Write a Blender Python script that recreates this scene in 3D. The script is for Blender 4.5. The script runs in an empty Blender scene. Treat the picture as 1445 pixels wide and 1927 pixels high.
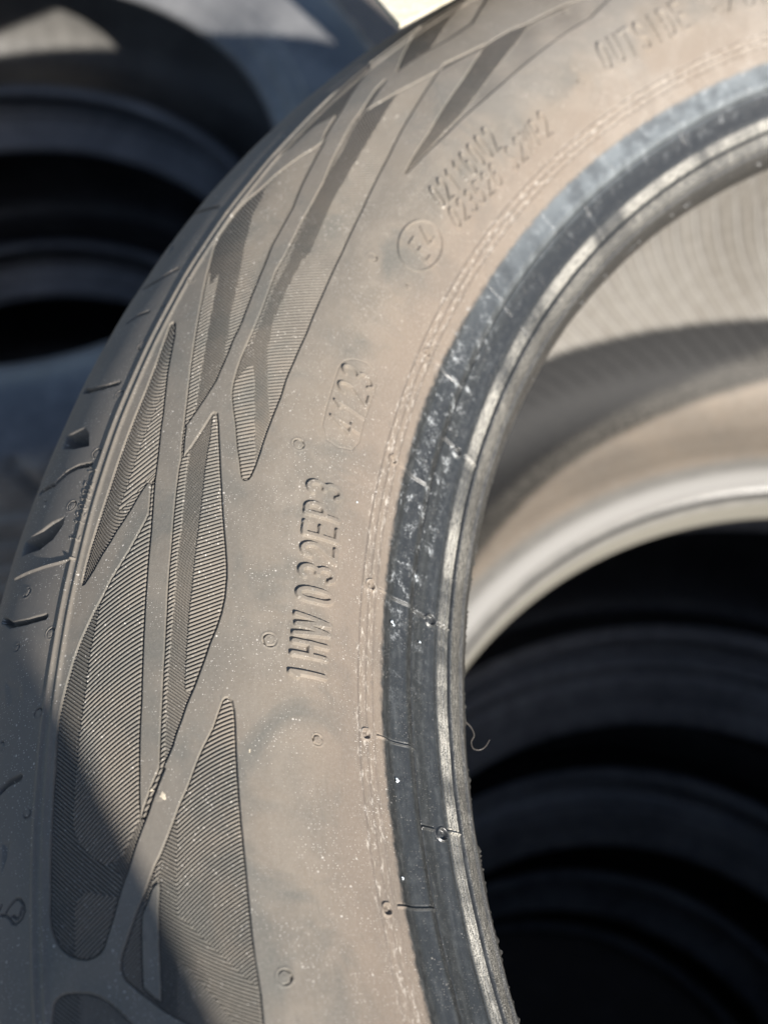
import bpy, math
import numpy as np

# ------------------------------------------------------------------ camera, light, exposure
scene = bpy.context.scene
COL = scene.collection
ZT = 0.975                      # height of the lettered tyre's bead plane above the yard floor (m)

cam_d = bpy.data.cameras.new('camera')
cam = bpy.data.objects.new('camera', cam_d)
COL.objects.link(cam)
scene.camera = cam
from mathutils import Matrix, Vector
RX = (0.993851, 0.0, 0.110725); RY = (-0.060241, -0.839045, 0.540716); RZ = (0.092903, -0.544062, -0.833886)
# rows of the tyre frame expressed in photo camera axes (x right, y down, z forward)
xw = Vector((RX[0], RY[0], RZ[0])); yw = Vector((RX[1], RY[1], RZ[1])); zw = Vector((RX[2], RY[2], RZ[2]))
M = Matrix(((xw.x, -yw.x, -zw.x, -0.258616), (xw.y, -yw.y, -zw.y, -0.078777), (xw.z, -yw.z, -zw.z, ZT + 0.217044), (0, 0, 0, 1)))
cam.matrix_world = M
cam_d.sensor_fit = 'VERTICAL'
cam_d.sensor_height = 24.0
cam_d.lens = 24.0 * 2201.95 / 1927.0
cam_d.clip_start = 0.01
cam_d.clip_end = 200.0
cam_d.dof.use_dof = True
cam_d.dof.focus_distance = 0.212
cam_d.dof.aperture_fstop = cam_d.lens / 2.9

SUN_AZ, SUN_EL = 238.0, 35.5    # direction the light travels (tyre angle), elevation
ta = math.radians(SUN_AZ); te = math.radians(SUN_EL)
trav = Vector((math.cos(ta) * math.cos(te), -math.sin(ta) * math.cos(te), -math.sin(te)))
sd = bpy.data.lights.new('sun', 'SUN'); sd.energy = 5.0; sd.angle = math.radians(0.5); sd.color = (1.0, 0.945, 0.87)
sun = bpy.data.objects.new('sun', sd); COL.objects.link(sun)
sun.location = (2, -2, 4)
sun.rotation_euler = trav.to_track_quat('-Z', 'Y').to_euler()

world = bpy.data.worlds.new('World'); scene.world = world; world.use_nodes = True
nt = world.node_tree; nt.nodes.clear()
wo = nt.nodes.new('ShaderNodeOutputWorld'); bg = nt.nodes.new('ShaderNodeBackground'); sky = nt.nodes.new('ShaderNodeTexSky')
sky.sky_type = 'NISHITA'; sky.sun_disc = False
sky.sun_elevation = te
sky.sun_rotation = math.atan2(-trav.x, -trav.y)
bg.inputs['Strength'].default_value = 0.07
nt.links.new(sky.outputs[0], bg.inputs[0]); nt.links.new(bg.outputs[0], wo.inputs[0])
vs = scene.view_settings
vs.view_transform = 'Standard'; vs.look = 'None'; vs.exposure = 0.84; vs.gamma = 1.0; vs.use_curve_mapping = False

# ------------------------------------------------------------------ helpers
def tag(o, label=None, cat=None, group=None, kind=None):
    if label: o['label'] = label
    if cat: o['category'] = cat
    if group: o['group'] = group
    if kind: o['kind'] = kind
    return o

def empty(name, loc):
    o = bpy.data.objects.new(name, None); COL.objects.link(o); o.location = loc; o.empty_display_size = 0.1
    return o

def mesh_obj(name, co, quads, mat, parent=None, origin=(0, 0, 0), attrs=None, smooth=True, tris=None):
    me = bpy.data.meshes.new(name)
    co = np.asarray(co, dtype=np.float64) - np.array(origin)
    me.vertices.add(len(co)); me.vertices.foreach_set('co', co.astype(np.float32).ravel())
    nq = len(quads); ntr = 0 if tris is None else len(tris)
    idx = np.asarray(quads, dtype=np.int32).ravel()
    if ntr: idx = np.concatenate([idx, np.asarray(tris, dtype=np.int32).ravel()])
    me.loops.add(len(idx)); me.loops.foreach_set('vertex_index', idx)
    me.polygons.add(nq + ntr)
    st = np.concatenate([np.arange(nq, dtype=np.int32) * 4, nq * 4 + np.arange(ntr, dtype=np.int32) * 3])
    me.polygons.foreach_set('loop_start', st)
    me.update(calc_edges=True)
    if smooth: me.polygons.foreach_set('use_smooth', np.ones(nq + ntr, dtype=bool))
    if attrs:
        for k, v in attrs.items():
            a = me.attributes.new(k, 'FLOAT', 'POINT'); a.data.foreach_set('value', np.asarray(v, dtype=np.float32))
    me.validate()
    if mat: me.materials.append(mat)
    o = bpy.data.objects.new(name, me); COL.objects.link(o)
    if parent: o.parent = parent
    return o

def catmull(P, n=24):
    P = np.asarray(P, float); out = []
    Q = np.vstack([2 * P[0] - P[1], P, 2 * P[-1] - P[-2]])
    for i in range(1, len(Q) - 2):
        a, b, c, d = Q[i-1], Q[i], Q[i+1], Q[i+2]
        t0 = 0; t1 = t0 + np.linalg.norm(b-a)**.5; t2 = t1 + np.linalg.norm(c-b)**.5; t3 = t2 + np.linalg.norm(d-c)**.5
        t = np.linspace(t1, t2, n, endpoint=False)[:, None]
        A1 = (t1-t)/(t1-t0)*a+(t-t0)/(t1-t0)*b; A2 = (t2-t)/(t2-t1)*b+(t-t1)/(t2-t1)*c; A3 = (t3-t)/(t3-t2)*c+(t-t2)/(t3-t2)*d
        B1 = (t2-t)/(t2-t0)*A1+(t-t0)/(t2-t0)*A2; B2 = (t3-t)/(t3-t1)*A2+(t-t1)/(t3-t1)*A3
        out.append((t2-t)/(t2-t1)*B1+(t-t1)/(t2-t1)*B2)
    out.append(P[-1:]); return np.vstack(out)

# ------------------------------------------------------------------ materials
class NT:
    def __init__(s, name):
        s.m = bpy.data.materials.new(name); s.m.use_nodes = True; s.t = s.m.node_tree; s.t.nodes.clear()
        s.out = s.n('ShaderNodeOutputMaterial'); s.b = s.n('ShaderNodeBsdfPrincipled'); s.l(s.b.outputs[0], s.out.inputs[0])
    def n(s, typ, **kw):
        x = s.t.nodes.new(typ)
        for k, v in kw.items(): setattr(x, k, v)
        return x
    def l(s, a, b): s.t.links.new(a, b)
    def val(s, inp, v):
        if hasattr(v, 'links') or hasattr(v, 'is_linked'): s.l(v, inp)
        else: inp.default_value = v
    def math(s, op, a, b=0.0, c=None, clamp=False):
        x = s.n('ShaderNodeMath', operation=op); x.use_clamp = clamp
        s.val(x.inputs[0], a); s.val(x.inputs[1], b)
        if c is not None: s.val(x.inputs[2], c)
        return x.outputs[0]
    def attr(s, name): return s.n('ShaderNodeAttribute', attribute_name=name).outputs['Fac']
    def ramp(s, v, a, b, lo=0.0, hi=1.0):
        x = s.n('ShaderNodeMapRange', interpolation_type='SMOOTHSTEP'); s.val(x.inputs[0], v)
        s.val(x.inputs[1], a); s.val(x.inputs[2], b); x.inputs[3].default_value = lo; x.inputs[4].default_value = hi
        return x.outputs[0]
    def noise(s, vec, scale, detail=3.0, rough=0.55, dist=0.0):
        x = s.n('ShaderNodeTexNoise'); s.l(vec, x.inputs['Vector']); x.inputs['Scale'].default_value = scale
        x.inputs['Detail'].default_value = detail; x.inputs['Roughness'].default_value = rough; x.inputs['Distortion'].default_value = dist
        return x.outputs['Fac']
    def mix(s, f, a, b, mode='MIX'):
        x = s.n('ShaderNodeMix', data_type='RGBA', blend_type=mode); s.val(x.inputs[0], f)
        s.val(x.inputs[6], a if not isinstance(a, tuple) else (*a, 1.0)); s.val(x.inputs[7], b if not isinstance(b, tuple) else (*b, 1.0))
        return x.outputs[2]
    def comb(s, x_, y_, z_=0.0):
        c = s.n('ShaderNodeCombineXYZ'); s.val(c.inputs[0], x_); s.val(c.inputs[1], y_); s.val(c.inputs[2], z_); return c.outputs[0]
    def bump(s, h, strength, dist, prev=None):
        b = s.n('ShaderNodeBump'); b.inputs['Strength'].default_value = strength; b.inputs['Distance'].default_value = dist
        s.l(h, b.inputs['Height'])
        if prev is not None: s.l(prev, b.inputs['Normal'])
        return b.outputs[0]

def rubber_main():
    k = NT('dusty_rubber')
    geo = k.n('ShaderNodeTexCoord').outputs['Object']
    s = k.attr('s_pos'); th = k.attr('angle')                   # mm along the profile, degrees round the tyre
    arc = k.math('MULTIPLY', th, 4.4)                           # mm along the rim
    P = k.comb(arc, s)                                          # surface coordinates in mm
    Ps = k.comb(k.math('MULTIPLY', arc, 0.12), s)               # stretched round the tyre
    n1 = k.noise(P, 0.045, 4, 0.6, 0.4); n2 = k.noise(P, 0.16, 4, 0.62, 0.8); n3 = k.noise(P, 1.6, 3, 0.6)
    nf = k.noise(P, 5.0, 2, 0.6)
    tan = k.mix(k.ramp(n1, 0.38, 0.62), DUST_A, DUST_B)
    tan = k.mix(k.ramp(n2, 0.42, 0.68, 0.0, 0.6), tan, DUST_C)
    wipe = k.noise(k.comb(k.math('MULTIPLY', arc, .06), k.math('MULTIPLY', s, .5)), 1.0, 5, .7, .8)
    tan = k.mix(k.ramp(wipe, .5, .72, 0.0, 0.4), tan, (0.27, 0.235, 0.19))
    # dark grey-green bare rubber showing through in soft patches
    bare = k.math('MULTIPLY', k.ramp(k.noise(P, 0.05, 4, 0.6, 0.6), 0.46, 0.66), 0.7)
    tan = k.mix(bare, tan, DUST_G)
    # rusty brown tone towards the rim line
    rb = k.math('MULTIPLY', k.ramp(k.math('ADD', s, k.math('MULTIPLY', k.math('SUBTRACT', n2, 0.5), 14.0)), 197.0, 211.0), 0.65)
    tan = k.mix(rb, tan, DUST_R)
    tan = k.mix(k.ramp(n3, 0.35, 0.75, 0.0, 0.18), tan, (0.36, 0.33, 0.29))
    tan = k.mix(k.ramp(nf, 0.3, 0.75, 0.0, 0.22), tan, (0.10, 0.09, 0.085))
    tan = k.mix(k.ramp(s, 203.0, 178.0, 0.0, 0.40), tan, (0.150, 0.142, 0.122))
    tan = k.mix(k.math('MULTIPLY', k.ramp(th, 205.0, 232.0), k.ramp(k.noise(P, .05, 4, .65), .35, .65, .1, .5)), tan, (0.300, 0.268, 0.232))
    scf = k.noise(k.comb(k.math('MULTIPLY', arc, .25), k.math('MULTIPLY', s, .9)), .55, 6, .75, 1.2)
    tan = k.mix(k.ramp(scf, .60, .72, 0.0, .45), tan, (0.085, 0.083, 0.077))
    # shoulder is a little greyer
    tan = k.mix(k.ramp(s, 158.0, 150.0, 0.0, 0.55), tan, (0.155, 0.142, 0.13))
    # clean glossy band by the rim
    se = k.math('ADD', s, k.math('MULTIPLY', k.math('SUBTRACT', k.noise(k.comb(k.math('MULTIPLY', arc, .6), s), 0.7, 3, .7), 0.5), 2.4))
    se = k.math('ADD', se, k.ramp(th, 196.0, 212.0, 0.0, -1.6))
    clean = k.ramp(se, 217.9, 219.4)
    streak = k.math('ADD', k.math('MULTIPLY', k.noise(Ps, 0.9, 3, 0.5), .5), k.math('MULTIPLY', k.noise(P, 0.5, 4, .6), .5))
    streak = k.math('ADD', streak, k.ramp(th, 205.0, 216.0, 0.0, -.10))
    blk = k.mix(k.ramp(streak, 0.42, 0.78), (0.024, 0.025, 0.025), (0.070, 0.073, 0.072))
    blk = k.mix(k.ramp(nf, 0.52, 0.8, 0.0, 0.5), blk, (0.085, 0.09, 0.092))
    sheen_tint = k.math('MULTIPLY', k.ramp(th, 198.0, 224.0), k.math('MULTIPLY', k.ramp(s, 218.5, 221.5), k.ramp(s, 229.5, 226.5)))  # sheen of the band painted as a pale blue-grey tint round the far arc
    sheen_tint = k.math('MULTIPLY', sheen_tint, k.ramp(k.noise(P, .12, 4, .6), .3, .62, .45, 1.0))
    blk = k.mix(sheen_tint, blk, (0.165, 0.182, 0.190))
    col = k.mix(clean, tan, blk)
    # pale grit on the bead seat, in bands that run round the tyre
    lfb = k.ramp(k.noise(k.comb(k.math('MULTIPLY', arc, .05), 3.3), 1.0, 4, .65), .36, .6, .15, 1.0)
    b1 = k.math('MULTIPLY', k.math('MULTIPLY', k.ramp(s, 234.6, 235.6), k.ramp(s, 238.6, 237.9)), lfb)
    b2 = k.math('MULTIPLY', k.math('MULTIPLY', k.ramp(s, 238.9, 239.4), k.ramp(s, 246.0, 240.0)), k.math('ADD', .35, k.math('MULTIPLY', lfb, .65)))
    gsp = k.noise(P, 3.2, 3, 0.75); gst = k.noise(Ps, 3.0, 3, 0.6)
    g1 = k.math('MULTIPLY', b1, k.ramp(k.math('ADD', gsp, k.math('MULTIPLY', gst, .5)), 0.60, 0.88), clamp=True)
    g2 = k.math('MULTIPLY', b2, k.ramp(k.math('ADD', gsp, k.math('MULTIPLY', gst, .4)), 0.62, 0.94), clamp=True)
    br = k.math('MULTIPLY', k.ramp(s, 238.8, 240.5), k.ramp(gst, 0.35, 0.7, 0.25, 0.7))
    col = k.mix(br, col, (0.075, 0.068, 0.058))
    col = k.mix(k.math('MULTIPLY', k.math('MAXIMUM', g1, g2), 0.95), col, (0.58, 0.55, 0.48))
    # white powder patches on the clean band
    pw = k.noise(P, 0.24, 7, 0.74, 0.3)
    reg = k.math('MULTIPLY', k.math('MULTIPLY', k.ramp(s, 217.0, 221.0), k.ramp(s, 234.0, 229.5)), k.math('MULTIPLY', k.ramp(th, 180.0, 194.0), k.ramp(th, 212.0, 203.0, 0.30, 1.0)))
    pm = k.math('MULTIPLY', reg, k.ramp(k.math('ADD', pw, k.math('MULTIPLY', k.math('SUBTRACT', k.noise(P, 2.2, 4, .75), .5), .6)), 0.55, 0.71), clamp=True)
    col = k.mix(k.math('MULTIPLY', pm, 0.85), col, (0.62, 0.65, 0.66))
    # white crust on the rim lines
    cr = k.math('MULTIPLY', k.math('MULTIPLY', k.ramp(s, 211.2, 212.6), k.ramp(s, 217.2, 215.6)), k.ramp(k.noise(k.comb(k.math('MULTIPLY', arc, .35), s), 1.1, 4, .75), 0.52, 0.70))
    col = k.mix(k.math('MULTIPLY', cr, 0.7), col, (0.62, 0.57, 0.50))
    # fine white grains everywhere, several sizes
    grains = None
    for sc, thr, dens in ((1.15, 0.13, 0.13), (2.3, 0.17, 0.20), (0.42, 0.085, 0.13)):
        v = k.n('ShaderNodeTexVoronoi', voronoi_dimensions='2D'); k.l(P, v.inputs['Vector']); v.inputs['Scale'].default_value = sc
        sep = k.n('ShaderNodeSeparateColor'); k.l(v.outputs['Color'], sep.inputs[0])
        on = k.math('LESS_THAN', sep.outputs[0], dens)
        g = k.math('MULTIPLY', k.ramp(k.math('ADD', v.outputs['Distance'], k.math('MULTIPLY', nf, .06)), thr + .05, thr - .02), on)
        grains = g if grains is None else k.math('MAXIMUM', grains, g)
    cl = k.ramp(k.noise(P, 0.09, 5, .7), 0.42, 0.64, 0.12, 1.0)
    grains = k.math('MULTIPLY', grains, k.math('MULTIPLY', cl, k.math('SUBTRACT', 1.0, k.math('MULTIPLY', clean, .6))))
    col = k.mix(k.math('MULTIPLY', grains, 0.85), col, (0.66, 0.62, 0.56))
    col = k.mix(k.math('MULTIPLY', k.attr('groove'), 0.6), col, (0.045, 0.042, 0.040))  # panel groove bottoms painted black to deepen their shade
    k.l(col, k.b.inputs['Base Color'])
    rough = k.math('SUBTRACT', 0.74, k.math('MULTIPLY', clean, 0.40))
    rough = k.math('ADD', rough, k.math('MULTIPLY', k.math('SUBTRACT', n3, .5), .25))
    k.l(rough, k.b.inputs['Roughness'])
    k.l(k.math('ADD', .4, k.math('MULTIPLY', clean, .55)), k.b.inputs['Specular IOR Level'])
    h = k.math('ADD', k.math('MULTIPLY', n3, 0.5), k.math('ADD', nf, k.math('MULTIPLY', k.noise(P, 13.0, 2, .6), .5)))
    nrm = k.bump(h, 0.45, 0.00007)
    nrm = k.bump(n2, 0.15, 0.0004, nrm)
    nrm = k.bump(k.math('MAXIMUM', grains, pm), 0.5, 0.00012, nrm)
    k.l(nrm, k.b.inputs['Normal'])
    return k.m

DUST_A = (0.218, 0.182, 0.142); DUST_B = (0.178, 0.155, 0.126); DUST_C = (0.240, 0.208, 0.168); DUST_G = (0.105, 0.108, 0.098); DUST_R = (0.205, 0.160, 0.124)

def simple_rubber(name, base, dust, amount, rough, liner=False):
    k = NT(name)
    geo = k.n('ShaderNodeTexCoord').outputs['Object']
    n1 = k.noise(geo, 14.0, 5, 0.6, 0.5); n2 = k.noise(geo, 90.0, 4, 0.65); n3 = k.noise(geo, 600.0, 3, .6)
    f = k.math('ADD', k.ramp(n1, 0.35, 0.7, 0.0, amount), k.ramp(n2, 0.45, 0.75, 0.0, amount * .5), clamp=True)
    col = k.mix(f, base, dust)
    col = k.mix(k.ramp(n3, 0.62, 0.72, 0.0, 0.35), col, dust)
    k.l(col, k.b.inputs['Base Color'])
    k.l(k.ramp(n2, 0.3, 0.7, rough - .08, rough + .12), k.b.inputs['Roughness'])
    k.l(k.bump(n3, 0.3, 0.0004), k.b.inputs['Normal'])
    return k.m

def liner_main():
    k = NT('inner_liner')
    geo = k.n('ShaderNodeTexCoord').outputs['Object']
    z = k.attr('depth'); r = k.attr('radius')
    n1 = k.noise(geo, 18.0, 4, 0.6, 0.3); n2 = k.noise(geo, 160.0, 4, 0.7); n3 = k.noise(geo, 900.0, 3, .7)
    th = k.attr('angle')
    nlow = k.math('MULTIPLY', k.math('SUBTRACT', k.noise(geo, 24.0, 4, .65), .5), 9.0)
    pale = k.mix(k.ramp(n1, 0.35, 0.65), (0.215, 0.205, 0.188), (0.165, 0.153, 0.135))
    pale = k.mix(k.ramp(n2, 0.4, 0.7, 0.0, 0.35), pale, (0.27, 0.26, 0.24))
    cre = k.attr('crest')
    pale = k.mix(k.ramp(cre, .15, .9, 0, .75), pale, (0.34, 0.33, 0.31))  # light and shade of the ribs painted in: paler crests, darker hollows
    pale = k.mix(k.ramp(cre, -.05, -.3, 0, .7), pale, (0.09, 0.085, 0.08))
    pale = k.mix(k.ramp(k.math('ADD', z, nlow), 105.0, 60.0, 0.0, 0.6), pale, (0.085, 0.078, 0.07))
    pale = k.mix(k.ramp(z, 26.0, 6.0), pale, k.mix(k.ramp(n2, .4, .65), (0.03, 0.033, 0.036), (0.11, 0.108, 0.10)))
    # cast shadow along the lower shoulder painted near-black into the liner, grit beside it
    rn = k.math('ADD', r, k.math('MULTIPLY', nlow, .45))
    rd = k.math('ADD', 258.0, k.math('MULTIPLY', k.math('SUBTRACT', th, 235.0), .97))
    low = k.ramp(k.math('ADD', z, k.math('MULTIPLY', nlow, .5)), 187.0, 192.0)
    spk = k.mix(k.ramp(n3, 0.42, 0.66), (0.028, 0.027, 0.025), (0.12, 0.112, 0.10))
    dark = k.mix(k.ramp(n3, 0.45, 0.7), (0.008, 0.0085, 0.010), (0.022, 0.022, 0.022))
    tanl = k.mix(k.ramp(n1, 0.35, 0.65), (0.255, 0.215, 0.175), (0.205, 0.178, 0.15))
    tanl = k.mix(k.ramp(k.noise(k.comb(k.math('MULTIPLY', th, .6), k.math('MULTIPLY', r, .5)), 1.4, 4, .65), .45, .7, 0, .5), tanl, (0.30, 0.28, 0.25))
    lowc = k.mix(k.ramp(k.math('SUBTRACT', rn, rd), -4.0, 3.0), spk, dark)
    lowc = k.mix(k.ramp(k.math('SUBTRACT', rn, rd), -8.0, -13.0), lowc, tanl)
    bd = k.mix(k.ramp(k.noise(k.comb(k.math('MULTIPLY', th, .5), k.math('ADD', k.math('MULTIPLY', z, .9), r)), .8, 3, .6), .3, .7), (0.155, 0.152, 0.145), (0.205, 0.20, 0.188))
    bd = k.mix(k.math('MULTIPLY', k.ramp(r, 230.0, 226.0), k.ramp(r, 220.0, 223.0)), bd, (0.30, 0.295, 0.285))  # highlight of the bead lip painted in as a paler ring
    bd = k.mix(k.ramp(z, 227.0, 231.0), bd, (0.24, 0.23, 0.20))
    lowc = k.mix(k.ramp(r, 237.0, 231.0), lowc, bd)
    groove = k.math('MULTIPLY', k.math('MULTIPLY', k.ramp(z, 220.6, 222.0), k.ramp(z, 226.6, 225.0)), k.ramp(r, 221.5, 219.5))
    lowc = k.mix(groove, lowc, (0.03, 0.03, 0.03))
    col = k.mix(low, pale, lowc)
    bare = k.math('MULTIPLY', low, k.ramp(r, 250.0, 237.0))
    k.l(col, k.b.inputs['Base Color'])
    k.l(k.math('SUBTRACT', 0.72, k.math('MULTIPLY', bare, .4)), k.b.inputs['Roughness'])
    k.l(k.bump(n3, 0.5, 0.0003), k.b.inputs['Normal'])
    return k.m

M_MAIN = rubber_main()
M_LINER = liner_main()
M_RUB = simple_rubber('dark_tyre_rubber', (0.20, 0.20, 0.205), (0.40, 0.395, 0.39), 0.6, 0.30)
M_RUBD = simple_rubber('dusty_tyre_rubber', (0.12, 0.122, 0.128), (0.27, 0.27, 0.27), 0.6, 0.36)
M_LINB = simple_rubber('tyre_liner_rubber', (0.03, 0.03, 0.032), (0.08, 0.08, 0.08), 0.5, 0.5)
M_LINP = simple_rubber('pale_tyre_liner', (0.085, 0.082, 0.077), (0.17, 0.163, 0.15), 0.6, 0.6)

# ------------------------------------------------------------------ the yard floor
def floor_material():
    k = NT('yard_floor')
    geo = k.n('ShaderNodeTexCoord').outputs['Object']
    n1 = k.noise(geo, 1.5, 5, .6); n2 = k.noise(geo, 40.0, 5, .7)
    c = k.mix(k.ramp(n1, .35, .65), (0.20, 0.175, 0.15), (0.13, 0.12, 0.11))
    c = k.mix(k.ramp(n2, .5, .7, 0, .6), c, (0.27, 0.24, 0.21))
    k.l(c, k.b.inputs['Base Color']); k.b.inputs['Roughness'].default_value = .9
    k.l(k.bump(n2, .6, .004), k.b.inputs['Normal'])
    return k.m
g = 60.0
gr = mesh_obj('ground', [(-g, -g, 0), (g, -g, 0), (g, g, 0), (-g, g, 0)], [(0, 1, 2, 3)], floor_material(), smooth=False)
tag(gr, 'dusty concrete floor of the tyre yard', kind='structure')

# ------------------------------------------------------------------ stacked tyres
def lathe(prof, th, rad_off=None):
    """prof (n,2) r,z in mm with z down; th radians -> vertices and quads, open strip in both directions"""
    r = prof[:, 0][None, :] * np.ones((len(th), 1)); z = prof[:, 1][None, :] * np.ones((len(th), 1))
    if rad_off is not None: r = r + rad_off
    x = r * np.cos(th)[:, None]; y = -r * np.sin(th)[:, None]
    co = np.stack([x, y, -z], -1).reshape(-1, 3) / 1000.0
    n, m = r.shape
    i = np.arange(n - 1)[:, None] * m + np.arange(m - 1)[None, :]
    q = np.stack([i, i + m, i + m + 1, i + 1], -1).reshape(-1, 4)
    return co, q

def full(n): return np.radians(np.linspace(0, 360, n + 1))

def background_tyre(cx, cy, ztop, W, label, group, R=322.0, rb=216.0, mats=None, nlug=64, seed=0, squash=0.0):
    """cx, cy in tyre-frame mm; ztop depth of its upper face below the bead plane"""
    mats = mats or (M_RUB, M_RUB, M_LINB)
    base = Vector((cx / 1000.0, -cy / 1000.0, ZT - (ztop + W) / 1000.0))
    t = empty('tyre', base)
    tag(t, label, 'tyre', group)
    org = (0, 0, -(W) / 1000.0)
    half = [(R, W * .5), (R - .6, W * .36), (R - 2, W * .22), (R - 6, 14), (R - 13, 6), (R - 26, 2), (R - 44, 0), (R - 62, 1.5), (rb + 27, 6.5)]
    bead = [(rb + 27, 6.5), (rb + 24, 9.5), (rb + 22, 10.2), (rb + 16, 15), (rb + 12, 19), (rb + 11, 20.6), (rb + 4, 26.5), (rb + .5, 31), (rb, 35), (rb + 3, 39), (rb + 9, 39)]
    inn = [(rb + 9, 39), (rb + 26, 24), (R - 56, 14), (R - 34, 17), (R - 22, 32), (R - 18, min(W * .38, 54)), (R - 17, W * .5)]
    hs = catmull(half, 8); bs = catmull(bead, 8); ins = catmull(inn, 8)
    mir = lambda p: np.c_[p[:, 0], W - p[:, 1]][::-1]
    tread_top = hs[hs[:, 0] > R - 14]; side_top = hs[hs[:, 0] <= R - 13.2]
    side_top = np.vstack([tread_top[-1:], side_top])
    th = full(384)
    trd = np.vstack([mir(tread_top)[:-1], tread_top]) if False else np.vstack([mir(tread_top), tread_top[1:]])
    # order lower edge -> centre -> upper edge
    zc = trd[:, 1] / W
    off = np.zeros((len(th), len(trd)))
    for gz in (.28, .44, .60, .75): off -= 7.0 * np.exp(-((zc[None, :] - gz) / .018) ** 4)
    lug = (0.5 + 0.5 * np.cos(th[:, None] * nlug + 2.0 * np.sin(zc[None, :] * 9 + seed)))
    off -= 5.0 * (lug > 0.86) * ((zc[None, :] < .22) | (zc[None, :] > .80))
    trd2 = trd
    co, q = lathe(trd2, th, off); mesh_obj('tread', co, q, mats[0], t, org)
    rib = np.zeros((len(th), len(side_top)))
    co, q = lathe(side_top, th); mesh_obj('sidewall', co, q, mats[1], t, org)
    co, q = lathe(mir(side_top), th); mesh_obj('sidewall', co, q, mats[1], t, org)
    co, q = lathe(bs, th); mesh_obj('bead', co, q, mats[1], t, org)
    co, q = lathe(mir(bs), th); mesh_obj('bead', co, q, mats[1], t, org)
    lin = np.vstack([ins, mir(ins)[1:]])
    ribs = .8 * np.clip(np.cos(th[:, None] * 96 + lin[None, :, 1] * .02) * 3 - 2, 0, 1)
    co, q = lathe(lin, th, -ribs); mesh_obj('liner', co, q, mats[2], t, org)
    return t

GA = 'tyres under the lettered one, seen through its hole'
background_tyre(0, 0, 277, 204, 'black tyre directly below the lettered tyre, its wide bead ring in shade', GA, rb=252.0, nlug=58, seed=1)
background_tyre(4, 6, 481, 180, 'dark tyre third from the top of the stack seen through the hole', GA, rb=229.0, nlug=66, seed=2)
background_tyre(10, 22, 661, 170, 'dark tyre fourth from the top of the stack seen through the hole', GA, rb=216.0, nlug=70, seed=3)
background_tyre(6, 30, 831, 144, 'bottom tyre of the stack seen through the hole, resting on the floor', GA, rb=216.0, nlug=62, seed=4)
GB = 'tyres in the blurred stack at the upper left'
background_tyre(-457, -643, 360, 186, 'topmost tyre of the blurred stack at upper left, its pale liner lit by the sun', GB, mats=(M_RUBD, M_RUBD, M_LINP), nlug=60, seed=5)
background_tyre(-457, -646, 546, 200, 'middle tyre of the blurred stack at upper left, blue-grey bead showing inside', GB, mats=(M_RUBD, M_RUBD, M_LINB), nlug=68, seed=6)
background_tyre(-462, -640, 746, 229, 'bottom tyre of the blurred stack at upper left, deep in shade', GB, mats=(M_RUBD, M_RUB, M_LINB), nlug=64, seed=7)

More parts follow.
